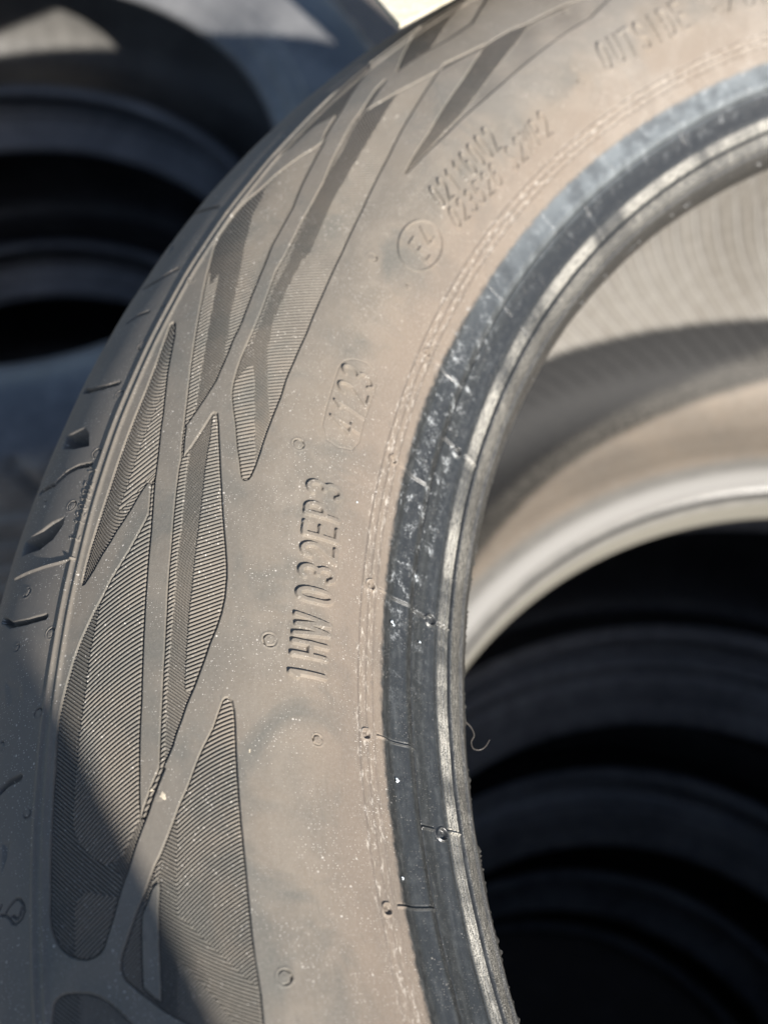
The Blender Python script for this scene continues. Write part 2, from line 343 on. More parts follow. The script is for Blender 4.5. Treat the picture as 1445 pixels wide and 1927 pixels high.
# ------------------------------------------------------------------ the lettered tyre
DATA = {"panels": [{"poly": [[953.92, 158.62], [953.44, 159.49], [949.97, 160.84], [945.41, 161.92], [939.98, 163.11], [935.13, 164.33], [929.54, 165.63],
[925.4, 166.38], [920.14, 167.42], [916.25, 168.01], [914.15, 168.32], [912.42, 167.77], [912.9, 167.07], [910.35, 166.13], [906.46, 165.02], [903.6,
163.97], [902.14, 163.34], [899.92, 162.61], [897.23, 161.43], [894.38, 160.44], [892.74, 159.71], [891.54, 159.09], [891.38, 158.63], [892.01,
158.33], [895.81, 158.36], [898.96, 158.5], [902.39, 158.76], [906.58, 159.02], [912.67, 159.27], [917.89, 159.33], [923.65, 159.51], [930.15, 159.58],
[935.41, 159.64], [942.4, 159.33], [949.41, 158.61], [953.18, 158.14]], "island": None, "zones": [{"poly": None, "h": [925.78049, 160.38354, -1.23378,
-1.08337, 0.00836, 0.01943, 0.45815], "d": 0.26}, {"poly": [[936.56, 163.84], [930.89, 163.51], [924.56, 163.32], [919.34, 163.06], [912.94, 162.95],
[909.01, 162.65], [907.26, 162.32], [906.3, 162.84], [910.84, 165.36], [913.63, 166.39], [916, 167.85], [918.8, 168.87], [940.02, 164.06]], "h":
[921.30543, 164.27089, -0.76264, 0.9075, -0.00348, 0.01354, 0.00057], "d": 0.28}]}, {"poly": [[914.39, 168.26], [913.66, 168.33], [907.39, 169.36],
[901.89, 170.19], [898.34, 170.56], [891.43, 171.23], [882.55, 171.98], [875.06, 172.51], [868.92, 172.83], [860.47, 172.94], [855.6, 173.09], [850.96,
173.15], [848.76, 173.24], [848.2, 173.49], [848.28, 174.18], [851.48, 175.4], [856.21, 177.01], [855.91, 177.28], [851.81, 175.66], [848.59, 174.53],
[846.13, 173.47], [843.24, 172.31], [840, 171.21], [837.65, 170.19], [835.61, 169.43], [832.95, 168.46], [830.6, 167.41], [829.26, 166.82], [828.5,
166.1], [828.14, 164.98], [828.06, 163.96], [828.52, 162.53], [829.27, 161.18], [830.45, 159.91], [831.93, 158.97], [833.85, 158.2], [835.96, 158],
[838.19, 158.07], [843.07, 158.12], [848.1, 158.16], [853.28, 158.18], [858.7, 158.28], [863.79, 158.08], [866.7, 158.06], [869.7, 158.4], [872.83,
158.8], [877.06, 159.52], [880.21, 160.27], [883.01, 161.15], [885.98, 162.08], [888.7, 163.14], [892.14, 164.16], [895, 165.37], [897.95, 166.55],
[901.77, 167.74], [904.2, 168.38], [905.84, 168.7], [908.62, 168.3], [912.66, 167.61]], "island": None, "zones": [{"poly": None, "h": [858.65961,
160.38699, -1.44546, -1.22166, -0.00153, 0.01078, 0.01523], "d": 0.28}, {"poly": [[886.72, 163.08], [882.63, 162.85], [877.96, 162.55], [872.88,
162.63], [867.97, 162.55], [862.31, 162.26], [859.88, 162.36], [856.21, 162.13], [851.75, 161.99], [848.8, 162], [846.96, 162.51], [845.42, 163.26],
[843.27, 165.14], [841.5, 167.31], [841.73, 168.78], [842.85, 170.51], [844.8, 171.49], [847.59, 172.89], [848.42, 173.15], [851.13, 175.4], [879.96,
175.77], [916.26, 168.44], [901.94, 165.4]], "h": [866.8324, 168.25426, -1.14346, 0.88232, 0.0057, -0.00562, -0.03164], "d": 0.32}, {"poly": [[841.73,
168.78], [842.85, 170.51], [844.8, 171.49], [847.59, 172.89], [848.72, 173.5], [860, 178.78], [855.32, 178.84], [839.66, 171.79], [837.84, 170.45]],
"h": [848.3158, 174.27985, -0.85907, -2.08197, 0.03997, 0.0111, -0.00128], "d": 0.28}, {"poly": [[835.86, 162.13], [836.96, 162.51], [838.01, 164.38],
[835.98, 169.62], [830.4, 168.4], [828.02, 166.57], [827.69, 163.94], [828.56, 162.02]], "h": [833.68461, 165.19128, -1.42943, 0.9715, 0, 0, 0], "d":
0.28}]}, {"poly": [[930.73, 175.86], [930.71, 176.63], [928.06, 177.54], [921.39, 179.4], [913.66, 181.34], [904.85, 183.34], [900.03, 184.41],
[895.75, 185.22], [892.88, 185.56], [888.59, 185.68], [885.3, 185.37], [882.28, 184.79], [879.08, 183.87], [875.73, 183.13], [871.68, 182.05], [869.96,
181.55], [867.28, 180.59], [864.26, 179.77], [861.7, 178.92], [859.92, 178.52], [858, 177.77], [856.21, 177.01], [852.17, 175.66], [848.11, 174.18],
[847.87, 173.41], [848.62, 173.33], [853.36, 175.05], [856.02, 176.15], [858.32, 176.19], [860.65, 176.22], [868.72, 176.21], [878.09, 175.95], [884.6,
175.55], [891.44, 174.99], [898.42, 174.45], [902, 174.03], [907.54, 173.37], [912.63, 172.76], [916.48, 172.31], [919.01, 172.16], [920.39, 171.77],
[924.37, 171], [927.12, 170.58], [926.91, 171.19], [926.06, 171.42], [923.13, 171.87], [919.31, 172.63], [922.17, 173.58], [926.45, 174.7], [930.25,
175.55]], "island": None, "zones": [{"poly": None, "h": [886.83092, 175.44112, -1.14675, 0.79813, 0.00058, -0.00317, 0.08087], "d": 0.32}, {"poly":
[[931.17, 175.63], [925.06, 176.67], [915.65, 177.68], [908, 178.58], [902.36, 178.97], [896.29, 179.31], [890.41, 179.61], [885.88, 179.66], [881.35,
179.83], [877.03, 179.92], [870.18, 180.09], [869.65, 182.91], [859.94, 179.66], [857.77, 177.16], [860.68, 177.1], [866.62, 177.04], [872.76, 176.99],
[879.11, 176.97], [885.79, 176.74], [892.6, 176.34], [898.48, 175.83], [902.8, 175.7], [910.2, 174.78], [915.24, 174.11], [920.3, 173.56], [923.03,
173.42]], "h": [887.62275, 177.71023, -1.71663, -1.34673, -0.00637, -0.00796, -0.04587], "d": 0.2}, {"poly": [[929.71, 176.02], [925.06, 176.67],
[915.65, 177.68], [908, 178.58], [902.36, 178.97], [896.29, 179.31], [890.41, 179.61], [885.88, 179.66], [881.35, 179.83], [877.03, 179.92], [869.88,
180.11], [869.66, 181.56], [876.94, 184.34], [892.83, 187.69], [931.77, 177.44], [932.2, 176.01]], "h": [902.62455, 180.67302, -1.13811, 0.58508,
0.00377, 0.0004, 0.02065], "d": 0.32}]}, {"poly": [[928.43, 170.31], [932.58, 169.54], [938.33, 168.3], [945.68, 166.54], [951.09, 165.16], [954.69,
164.23], [961.02, 162.57], [967.6, 160.69], [971.76, 159.54], [977.11, 157.89], [980.85, 157.3], [984.65, 157.38], [988.91, 157.4], [993.19, 157.97],
[997.65, 159.4], [1002.37, 160.36], [1007.58, 161.9], [1011, 163], [1014.43, 164.54], [1017.27, 165.09], [1018.03, 165.38], [1015.95, 166.04],
[1012.57, 166.7], [1007.54, 167.69], [1000.1, 169.11], [992.39, 170.78], [985.27, 171.38], [978.92, 171.78], [973.77, 172.55], [967.87, 173.15],
[961.08, 173.76], [954.86, 174.29], [950.15, 174.15], [945.61, 174.26], [942.78, 174.2], [938.53, 174.08], [934.28, 173.26], [930.41, 172.31], [927.47,
171.47], [926.91, 171.19], [927.12, 170.58]], "island": None, "zones": [{"poly": None, "h": [942.61498, 168.42957, -0.82139, 0.85218, 0.00699, 0.00504,
-0.00098], "d": 0.28}, {"poly": [[974.15, 158.31], [965.08, 162.72], [968.51, 163.27], [961.28, 165.42], [953.31, 167.38], [947.12, 168.82], [945.03,
169.32], [937.11, 170.88], [930.65, 172.02], [932.73, 174.98], [943.7, 174.41], [947.79, 173.08], [951.8, 172.4], [958.7, 170.58], [965.19, 169.06],
[971.88, 167.25], [979.6, 164.98], [984.29, 163.52], [988.81, 162.35], [994.27, 161.36], [1001.28, 159.5], [1000.27, 155.91], [988.68, 155.29]], "h":
[959.32581, 166.94512, -1.35751, -0.86138, 0.01575, 0.01626, 0.04605], "d": 0.26}, {"poly": [[942.69, 174.51], [947.79, 173.08], [951.8, 172.4],
[958.7, 170.58], [965.19, 169.06], [971.88, 167.25], [979.6, 164.98], [984.29, 163.52], [988.81, 162.35], [994.27, 161.36], [1001.28, 159.5], [1012.98,
160.39], [1020.64, 164.83], [1004.9, 171.01], [943.09, 176.43]], "h": [973.62176, 169.85761, -0.81792, 0.82566, 0.00673, 0.0174, 0.10797], "d":
0.22}]}, {"poly": [[916.34, 184.48], [919.94, 183.44], [923.3, 182.26], [928.7, 180.67], [932.7, 179.17], [936, 178.05], [938.93, 177.56], [942.15,
177.24], [945.83, 177.07], [949.62, 177.13], [953.85, 177.13], [959.58, 176.91], [965.88, 176.28], [972.2, 175.53], [977.37, 175.55], [984.03, 175.06],
[989.37, 174.52], [995.72, 174.05], [1003.18, 173.13], [1011.02, 171.19], [1019.17, 169.52], [1026, 167.93], [1031.23, 167.17], [1037.1, 165.9],
[1041.47, 164.94], [1045.55, 164.77], [1045.66, 165.36], [1040.41, 166.39], [1034.94, 167.66], [1032.38, 168.23], [1037.05, 169.6], [1042.15, 170.85],
[1046.95, 172.15], [1052.02, 173.51], [1055.52, 174.39], [1054.72, 174.94], [1048.48, 176.28], [1039.03, 178.36], [1029.52, 180.21], [1018.92, 182.4],
[1009.81, 183.81], [998.01, 185.54], [989, 186.4], [983.64, 186.91], [973.66, 187.44], [968.6, 187.7], [962.17, 187.87], [956.65, 188.09], [950.22,
187.91], [948.47, 187.91], [943.24, 187.69], [938.31, 187.85], [932.02, 187.51], [927.24, 187.25], [922.62, 187.1], [919.44, 186.89], [916.81, 186.52],
[915.8, 186.13], [915.36, 185.38], [915.65, 184.92]], "island": None, "zones": [{"poly": None, "h": [971.99526, 178.5027, -1.28198, -0.85814, 0.00587,
0.00229, 0.01815], "d": 0.26}, {"poly": [[975.8, 177.21], [967.29, 177.22], [960.49, 177.74], [953.88, 178.06], [949.21, 177.9], [948.72, 174.63],
[972.81, 172.88], [994.57, 170.79], [1027.4, 163.6], [1033.59, 167.44], [1030.64, 168.25], [1024.93, 169.21], [1015.46, 171.67], [1005.8, 172.8],
[992.89, 174.74], [982.15, 176.07]], "h": [975.18294, 176.12499, -0.63045, 1.24642, 0.01101, 0.00359, -0.00032], "d": 0.2}, {"poly": [[931.55, 187.4],
[938.77, 184.95], [944.49, 183.13], [950.3, 181.51], [956.67, 180.53], [959.68, 180.23], [968.27, 179.92], [977.42, 179.72], [980.21, 180.36], [990.72,
179.07], [1001.88, 177.72], [1012.12, 176.54], [1019.57, 175.49], [1027.22, 174.13], [1034.78, 172.62], [1042.27, 171.09], [1058.55, 173.16], [1043.43,
183.16], [956.28, 190.93], [930.53, 188.61]], "h": [977.51425, 184.3304, -1.03077, 0.58022, 0.0012, 0.00143, -0.00743], "d": 0.22}, {"poly": [[936.68,
177.2], [938.93, 177.56], [943.88, 179.04], [944.48, 180.11], [942.2, 181.11], [933.79, 183.48], [925.58, 185.41], [920.47, 186.69], [915.08, 187.5],
[914.19, 183.54]], "h": [928.86101, 182.49699, -0.986, 0.5251, 0.00585, 0.00264, -0.00104], "d": 0.3}]}, {"poly": [[868.6, 187.45], [868.48, 186.91],
[867.9, 186.48], [865.62, 185.82], [862.69, 184.95], [860.7, 184.03], [859.28, 183.34], [856.57, 182.26], [852.39, 180.81], [849.52, 179.49], [847.21,
178.59], [844.47, 177.46], [841.96, 176.32], [840.02, 175.21], [837.3, 174.03], [835.27, 173.09], [833.44, 172.08], [830.82, 170.92], [828.35, 169.71],
[826.89, 169.14], [825.38, 169.02], [823.95, 169.68], [821.97, 171.49], [819.99, 173.43], [818.21, 175.16], [816.89, 176.79], [815.9, 177.98], [813.66,
180.14], [809.19, 185.98], [808.48, 188.83], [813.43, 188.91], [817.65, 189.24], [820.68, 189.24], [823.7, 189.2], [826.52, 189.25], [831.78, 189.39],
[836.31, 189.43], [840.95, 189.4], [845.7, 189.26], [850.56, 189.14], [855.54, 189], [859.56, 188.88], [863.35, 188.79], [866.08, 188.59], [867.95,
188.19]], "island": [[837.34, 175.78], [836.95, 175.17], [836.29, 174.67], [834.73, 174.05], [832.75, 173.02], [828.91, 172.66], [825.7, 172.47],
[822.43, 172.31], [820.99, 173.51], [819.89, 174.57], [822.05, 174.83], [826.78, 175.07], [833.31, 175.44], [836.63, 175.82]], "zones": [{"poly": None,
"h": [828.60748, 178.41312, -1.65907, -1.27754, 0.01448, 0.01942, 0.06551], "d": 0.3}, {"poly": [[835.2, 173.92], [841.96, 176.32], [840.19, 176.25],
[838.17, 175.82], [834.22, 174.85], [826.74, 172.64], [821.49, 172.29], [823.15, 168.25], [828.42, 168.27], [834.82, 171.57]], "h": [832.71345,
172.85354, -1.53401, 1.19668, 0.00853, -0.00205, -0.00154], "d": 0.28}, {"poly": [[848.49, 179.13], [842.97, 178.96], [837.73, 178.61], [831.94,
178.36], [830.15, 179.99], [826.86, 182.48], [823.84, 184.98], [821.08, 187.12], [818.49, 189.22], [831.65, 191.89], [859.67, 190.21], [870.81,
188.29], [867.63, 184.78], [850.68, 179.68]], "h": [841.82319, 185.71655, -1.40912, 0.81789, 0.00855, -0.00791, -0.04934], "d": 0.3}, {"poly": [[825.4,
177.83], [823.83, 179.17], [821.19, 180.99], [817.46, 183.24], [815.08, 184.52], [813.58, 185.21], [809.05, 183.61], [813.87, 176.28]], "h":
[820.71766, 179.19062, -1.66204, 1.12116, 0, 0, 0], "d": 0.22}]}, {"poly": [[823.39, 158.21], [824.1, 159.02], [824.36, 160.1], [824.01, 162.24],
[823.58, 163.98], [822.71, 165.65], [821.43, 167.22], [819.73, 168.71], [817.77, 170.18], [814.65, 171.68], [812.72, 172.2], [816.46, 157.39], [818.53,
157.41], [821.26, 157.74]], "island": None, "zones": [{"poly": None, "h": [822.09879, 160.1935, -1.48911, -1.38381, 0, 0, 0], "d": 0.28}, {"poly":
[[824.47, 162.44], [819.69, 162.21], [814.72, 161.6], [811.36, 174.72], [821.34, 169.69]], "h": [819.93498, 166.29478, -1.64869, 2.0081, 0, 0, 0], "d":
0.14}]}, {"poly": [[1009.55, 156.91], [1014.33, 156.53], [1021.77, 156.52], [1030.2, 155.69], [1038.14, 155.04], [1045.82, 154.48], [1051.39, 154.86],
[1052.8, 155.82], [1049.55, 157.11], [1043.48, 158.59], [1037.71, 160.06], [1029.8, 162.48], [1023.2, 163.92], [1018.81, 164.9], [1017, 164.94],
[1020.33, 163.64], [1024.33, 162.78], [1027.76, 162.09], [1022.57, 159.31], [1018.83, 158.56], [1012.14, 158.01]], "island": None, "zones": [{"poly":
None, "h": [1033.38585, 157.73557, -1.2981, -1.04262, -0.00215, -0.00037, 0.00006], "d": 0.3}]}, {"poly": [[1049.54, 165.4], [1057.5, 161.48], [1066.6,
157.29], [1075.34, 154.32], [1083.5, 152.4], [1089.53, 152.68], [1094.29, 153.16], [1100.7, 156.38], [1093.87, 160.87], [1084.74, 165.12], [1079.18,
167.73], [1070.18, 167.76], [1061.7, 166.53], [1056.07, 165.68]], "island": None, "zones": [{"poly": None, "h": [1068.25629, 165.90887, -0.12357,
1.03228, 0, 0, 0], "d": 0.12}, {"poly": [[1048.39, 164.56], [1058.4, 159.52], [1070.52, 153.8], [1091.06, 147.05], [1095.59, 147.25], [1091.04,
156.37], [1080.07, 159.58], [1070.44, 163.63], [1061.85, 166.84], [1057.5, 167.18]], "h": [1074.38818, 159.88422, -1.29971, -1.05653, 0.00034,
-0.00043, 0.00009], "d": 0.32}]}, {"poly": [[1015.79, 188.07], [1024.23, 186.89], [1032.8, 185.9], [1045.36, 183.47], [1057.57, 181.15], [1072.15,
177.27], [1075.28, 177.02], [1083.39, 177.48], [1088.24, 178.62], [1095.66, 179.09], [1103.19, 179.61], [1114.9, 181.13], [1117.55, 184.85], [1104.92,
187.93], [1092.97, 188.08], [1083.65, 188.63], [1073.81, 189.13], [1063.77, 189.59], [1054.02, 189.78], [1043.12, 189.54], [1035.08, 189.61], [1025,
189.1], [1016.06, 188.66]], "island": None, "zones": [{"poly": None, "h": [1064.09664, 186.10619, -0.5737, 1.09611, 0, 0, 0], "d": 0.1}, {"poly":
[[1014.71, 187.9], [1025.32, 186.3], [1073.55, 176.22], [1084.34, 176.62], [1104.19, 178.74], [1117.75, 180.56], [1101.81, 180.79], [1088.6, 179.62],
[1079.58, 182.19], [1069.48, 184.33], [1059.15, 186.41], [1049.76, 187.87], [1043.43, 188.55], [1031.32, 188.72], [1016.01, 189.41]], "h": [1055.29149,
183.16861, -1.16174, -0.89519, 0.00016, -0.00525, -0.02898], "d": 0.34}]}, {"poly": [[1055.43, 174.69], [1058.65, 173.76], [1066.03, 175.39], [1072.95,
176.67], [1072.34, 177.83], [1064.83, 176.26], [1057.57, 175.19]], "island": None, "zones": [{"poly": None, "h": [1064.79975, 175.43192, -1.23719,
-1.01782, 0, 0, 0], "d": 0.2}]}], "circ": [[880.82, 194.25, 1.27, 0], [861.7, 203.4, 0.96, 0], [927.45, 193.89, 1.16, 0], [985.91, 193.23, 1.13, 0],
[984.56, 203.71, 0.83, 0], [1083.91, 202.04, 1.12, 0], [819.7, 193.2, 1.13, 0], [1102.07, 181.91, 1.16, 0], [1146.73, 202.13, 1.35, 0], [947.47,
153.55, 1.02, 0], [934.71, 153.61, 1.04, 0], [920.51, 153.52, 1.01, 0], [909.09, 151.36, 1.03, 0], [892.94, 144.74, 0.9, 0], [882.96, 153.77, 0.96, 0],
[882.26, 145.25, 0.68, 0], [868.5, 153.91, 0.92, 0], [864.89, 145.24, 0.93, 0], [852.17, 153.37, 0.79, 0], [941.18, 138.88, 0.58, 0], [917.92, 145.78,
0.64, 0], [912.5, 141.3, 0.64, 0], [988.28, 155.53, 0.86, 0], [965.79, 157.64, 0.7, 0], [959.02, 153.87, 0.58, 0], [900.93, 214.64, 1.13, 1], [865.41,
214.13, 1.05, 1], [829.88, 214.14, 1.05, 1], [936.36, 214.98, 1, 1], [971.47, 214.56, 0.95, 1], [901.52, 232.67, 1.24, 2], [847.72, 233.02, 1.17, 2],
[954.04, 232.2, 1.07, 2]], "lines": [{"p": [[940.34, 138.6], [938.99, 142.12], [938.08, 147.5], [938.1, 151.62]], "w": 0.7, "h": -2.2}, {"p": [[916.78,
136.72], [916.19, 143.11], [917.79, 146.59], [918.32, 149.51], [918.05, 152.83]], "w": 0.7, "h": -2.4}, {"p": [[897.46, 138.63], [897.24, 142.78],
[897.03, 146.72], [896.95, 151.75], [897.05, 155.73]], "w": 0.3, "h": 0.5}, {"p": [[889.88, 137.27], [888.98, 139.28], [887.55, 141.63], [886.72,
146.76], [886.52, 151.68]], "w": 0.7, "h": -2}, {"p": [[857.26, 146.5], [858.1, 148.41], [858.27, 149.67], [858.39, 151.01]], "w": 0.8, "h": -1.2},
{"p": [[994.91, 136.18], [992.47, 144.45], [991.58, 150.01]], "w": 0.7, "h": -2.2}, {"p": [[968.41, 140.66], [968.68, 146.27], [970.5, 151.23]], "w":
0.7, "h": -2.2}, {"p": [[956.92, 143.51], [957.87, 146.31], [958.06, 149.7]], "w": 0.6, "h": -1.6}, {"p": [[851.21, 176.26], [851.16, 176.26]], "w":
1.1, "h": 0.12}, {"p": [[1001.78, 205.92], [1000.2, 206.26], [998.51, 206.39], [996.79, 206.31], [995.11, 206.01], [993.53, 205.52], [992.13, 204.86],
[990.97, 204.06], [990.11, 203.16], [989.57, 202.19], [989.4, 201.2], [989.59, 200.21], [990.12, 199.27], [990.95, 198.4], [992.06, 197.64], [993.38,
197], [994.87, 196.51], [996.47, 196.19], [998.12, 196.05], [999.75, 196.09], [1001.3, 196.32], [1002.73, 196.74], [1003.98, 197.32], [1005.01,
198.05], [1005.79, 198.91], [1006.28, 199.86], [1006.48, 200.86], [1006.38, 201.89], [1006, 202.89], [1005.33, 203.84], [1004.39, 204.68], [1003.19,
205.39], [1001.78, 205.92]], "w": 0.35, "h": 0.42}, {"p": [[953.78, 197.53], [951.21, 196.89], [944.39, 197.14], [938.19, 197.24], [934.51, 197.5],
[931.42, 199], [930.69, 201.92], [931.84, 204.89], [934.98, 206.07], [939.88, 205.85], [945.2, 206], [950.72, 206.01], [955.21, 205.23], [956.47,
202.17], [955.44, 199.19], [953.78, 197.53]], "w": 0.24, "h": -0.13}, {"p": [[838.19, 149.6], [838.92, 150.39], [839.58, 151.51], [839.45, 152.4],
[838.58, 153.17], [837.52, 153.44], [836.5, 152.87], [835.99, 151.79], [836.25, 151.01], [837.07, 150.44], [837.75, 149.49], [838.02, 148.39]], "w":
0.32, "h": -0.5}, {"p": [[838.04, 152.85], [837.06, 152.44], [836.73, 151.9], [837.32, 151]], "w": 0.32, "h": -0.5}, {"p": [[839, 148.11], [839.46,
148.47]], "w": 0.3, "h": -0.5}], "rec": [{"p": [[925.28, 139.94], [928.98, 139.3], [928.53, 146.6], [926.49, 148.79], [922.77, 150.49], [923.4,
145.54]], "d": -4.5, "r": 1.8}, {"p": [[902.2, 137.85], [905.73, 137.72], [906.19, 143.67], [906.97, 146.69], [907.15, 150.33], [905.1, 150.37],
[902.55, 148.46], [901.33, 145]], "d": -4.5, "r": 1.9}, {"p": [[877.26, 142.74], [875.45, 148.72], [871.17, 150.18], [871.17, 145.44]], "d": -0.35,
"r": 1.5}, {"p": [[849.03, 147.82], [848.75, 150.33], [846.07, 149.69], [843.27, 148.15]], "d": -0.5, "r": 1}, {"p": [[996.15, 131.33], [985.3,
136.34], [981.39, 142.27], [977.06, 142.97]], "d": -1.2, "r": 1}], "texts": [{"n": "part_number", "t": "1HW032EP3", "g": [[[873.25, 204.8], [873.22,
198.1], [876.13, 205.01], [876.02, 198.28]], [[878.22, 205.15], [878.05, 198.39], [882.23, 205.37], [881.96, 198.57]], [[883.18, 205.42], [882.88,
198.61], [887.99, 205.58], [887.58, 198.74]], [[890.93, 205.64], [890.45, 198.78], [894.63, 205.67], [894.08, 198.79]], [[896.13, 205.66], [895.55,
198.78], [900.15, 205.61], [899.5, 198.72]], [[901.16, 205.59], [900.5, 198.7], [905.5, 205.44], [904.78, 198.56]], [[906.27, 205.41], [905.54,
198.52], [910.41, 205.19], [909.64, 198.32]], [[911.45, 205.13], [910.67, 198.25], [915.37, 204.84], [914.57, 197.99]], [[916.69, 204.74], [915.88,
197.89], [920.93, 204.35], [920.11, 197.52]]], "w": 0.95, "h": 0.7, "l": "mould number 1HW 032EP3 in raised letters"}, {"n": "date_code", "t": "4123",
"g": [[[934.27, 205.27], [935.22, 198.73], [938.2, 205.31], [939.06, 198.61]], [[939.19, 205.32], [940.03, 198.57], [943.16, 205.29], [943.92,
198.38]], [[944.16, 205.28], [944.9, 198.32], [948.18, 205.18], [948.85, 198.06]], [[949.19, 205.15], [949.84, 197.99], [953.25, 204.98], [953.84,
197.66]]], "w": 0.52, "h": 0.66, "l": "date code 4123 in raised figures"}, {"n": "approval_mark", "t": "E4", "g": [[[993.73, 204.09], [995.25, 198.8],
[997.88, 204.32], [999.19, 198.88]], [[998.93, 204.37], [1000.18, 198.9], [1003.12, 204.54], [1004.18, 198.92]]], "w": 0.45, "h": 0.5, "l":
"E4 approval letters inside the ring"}, {"n": "approval_number", "t": "02116002", "g": [[[1012, 200.42], [1014.59, 195.23], [1015.22, 200.71],
[1017.71, 195.35]], [[1016.03, 200.78], [1018.5, 195.38], [1019.3, 201.02], [1021.66, 195.46]], [[1020.12, 201.08], [1022.45, 195.48], [1023.43,
201.29], [1025.64, 195.53]], [[1024.26, 201.34], [1026.44, 195.53], [1027.6, 201.51], [1029.66, 195.54]], [[1028.43, 201.55], [1030.47, 195.54],
[1031.8, 201.67], [1033.72, 195.5]], [[1032.65, 201.7], [1034.54, 195.49], [1036.05, 201.79], [1037.82, 195.41]], [[1036.9, 201.81], [1038.65, 195.39],
[1040.33, 201.85], [1041.95, 195.27]], [[1041.19, 201.86], [1042.79, 195.23], [1044.63, 201.86], [1046.12, 195.07]]], "w": 0.42, "h": 0.6, "l":
"upper row of raised approval figures"}, {"n": "approval_number", "t": "023526 S2WR2", "g": [[[1010.23, 206.33], [1012.65, 201.71], [1013.72, 206.68],
[1016.07, 201.94]], [[1014.59, 206.77], [1016.93, 202], [1018.11, 207.08], [1020.38, 202.18]], [[1019, 207.15], [1021.25, 202.22], [1022.55, 207.41],
[1024.74, 202.37]], [[1023.44, 207.47], [1025.62, 202.4], [1027.02, 207.69], [1029.14, 202.49]], [[1027.92, 207.74], [1030.02, 202.51], [1031.52,
207.91], [1033.57, 202.56]], [[1032.43, 207.95], [1034.46, 202.57], [1036.06, 208.07], [1038.03, 202.58]], [[1036.97, 208.1], [1038.92, 202.57],
[1040.62, 208.17], [1042.52, 202.53]], [[1041.54, 208.19], [1043.42, 202.51], [1045.21, 208.21], [1047.04, 202.42]], [[1046.13, 208.21], [1047.94,
202.39], [1049.82, 208.19], [1051.58, 202.24]], [[1050.74, 208.18], [1052.49, 202.2], [1054.44, 208.1], [1056.14, 202.01]], [[1055.37, 208.08],
[1057.06, 201.95], [1059.08, 207.95], [1060.73, 201.71]], [[1060.01, 207.91], [1061.65, 201.64], [1063.73, 207.74], [1065.34, 201.34]]], "w": 0.42,
"h": 0.6, "l": "lower row of raised approval figures"}, {"n": "side_word", "t": "OUTSIDE", "g": [[[1094.45, 203.6], [1097.32, 195.77], [1099.16,
203.78], [1101.67, 195.88]], [[1100.34, 203.82], [1102.77, 195.9], [1105.08, 203.93], [1107.16, 195.94]], [[1106.26, 203.95], [1108.27, 195.94],
[1111.02, 203.99], [1112.7, 195.91]], [[1112.21, 203.99], [1113.81, 195.9], [1116.98, 203.95], [1118.27, 195.8]], [[1118.18, 203.94], [1119.39,
195.77], [1122.96, 203.83], [1123.88, 195.6]], [[1124.16, 203.79], [1125.01, 195.54], [1128.95, 203.6], [1129.52, 195.3]], [[1130.15, 203.55],
[1130.66, 195.23], [1134.94, 203.29], [1135.2, 194.91]]], "w": 0.9, "h": 0.6, "l": "word OUTSIDE in raised letters"}, {"n": "shoulder_code", "t":
"L-1201BZ-V", "g": [[[900.49, 155.81], [901.7, 153.35], [901.75, 155.81], [902.93, 153.36]], [[902.07, 155.81], [903.24, 153.37], [903.34, 155.81],
[904.49, 153.38]], [[903.66, 155.8], [904.81, 153.38], [904.95, 155.79], [906.07, 153.38]], [[905.28, 155.78], [906.39, 153.37], [906.58, 155.76],
[907.67, 153.36]], [[906.91, 155.75], [907.99, 153.36], [908.22, 155.71], [909.28, 153.33]], [[908.55, 155.7], [909.6, 153.32], [909.88, 155.65],
[910.91, 153.29]], [[910.22, 155.64], [911.24, 153.28], [911.57, 155.57], [912.56, 153.23]], [[911.9, 155.56], [912.89, 153.21], [913.26, 155.48],
[914.22, 153.15]], [[913.61, 155.46], [914.56, 153.13], [914.98, 155.37], [915.91, 153.06]], [[915.33, 155.35], [916.25, 153.04], [916.72, 155.25],
[917.62, 152.95]]], "w": 0.17, "h": 0.2, "l": "small raised code L-1201BZ-V"}, {"n": "load_figures", "t": "/60", "g": [[[1150.24, 203.48], [1153.17,
195.79], [1155.78, 204.02], [1158.51, 196.43]], [[1157.17, 204.14], [1159.86, 196.57], [1162.75, 204.59], [1165.27, 197.12]], [[1164.15, 204.69],
[1166.64, 197.24], [1169.75, 205.05], [1172.11, 197.69]]], "w": 0.9, "h": 0.5, "l": "raised figures cut by the edge of the view"}]}
CP = np.array([[320, 123], [319.6, 90], [318.6, 50], [316.5, 22], [314.5, 8], [311.5, -3], [307.5, -12.5], [301, -20], [293.4, -25.2], [284, -28.6], [272, -30.6], [260, -30.3], [250, -27.6], [243.5, -24], [239, -20.8], [234, -16.6], [229, -11.8], [223.5, -6.8], [219, -2.2], [216.6, 2], [216.2, 6], [218, 10], [222, 12.5]], float)
PR = catmull(CP, 40); SS = np.r_[0, np.cumsum(np.hypot(*np.diff(PR, axis=0).T))]
R0 = 275.0
STOT = SS[-1]

def prof_rzn(s):
    r = np.interp(s, SS, PR[:, 0]); z = np.interp(s, SS, PR[:, 1])
    e = 0.6
    r1 = np.interp(s + e, SS, PR[:, 0]); z1 = np.interp(s + e, SS, PR[:, 1]); r0_ = np.interp(s - e, SS, PR[:, 0]); z0_ = np.interp(s - e, SS, PR[:, 1])
    tr, tz = r1 - r0_, z1 - z0_; L = np.hypot(tr, tz) + 1e-12
    return r, z, -(-tz / L) * -1.0, -(tr / L) * -1.0      # outward normal (nr, nz)

def sstep(x, a, b):
    t = np.clip((x - a) / (b - a), 0, 1); return t * t * (3 - 2 * t)

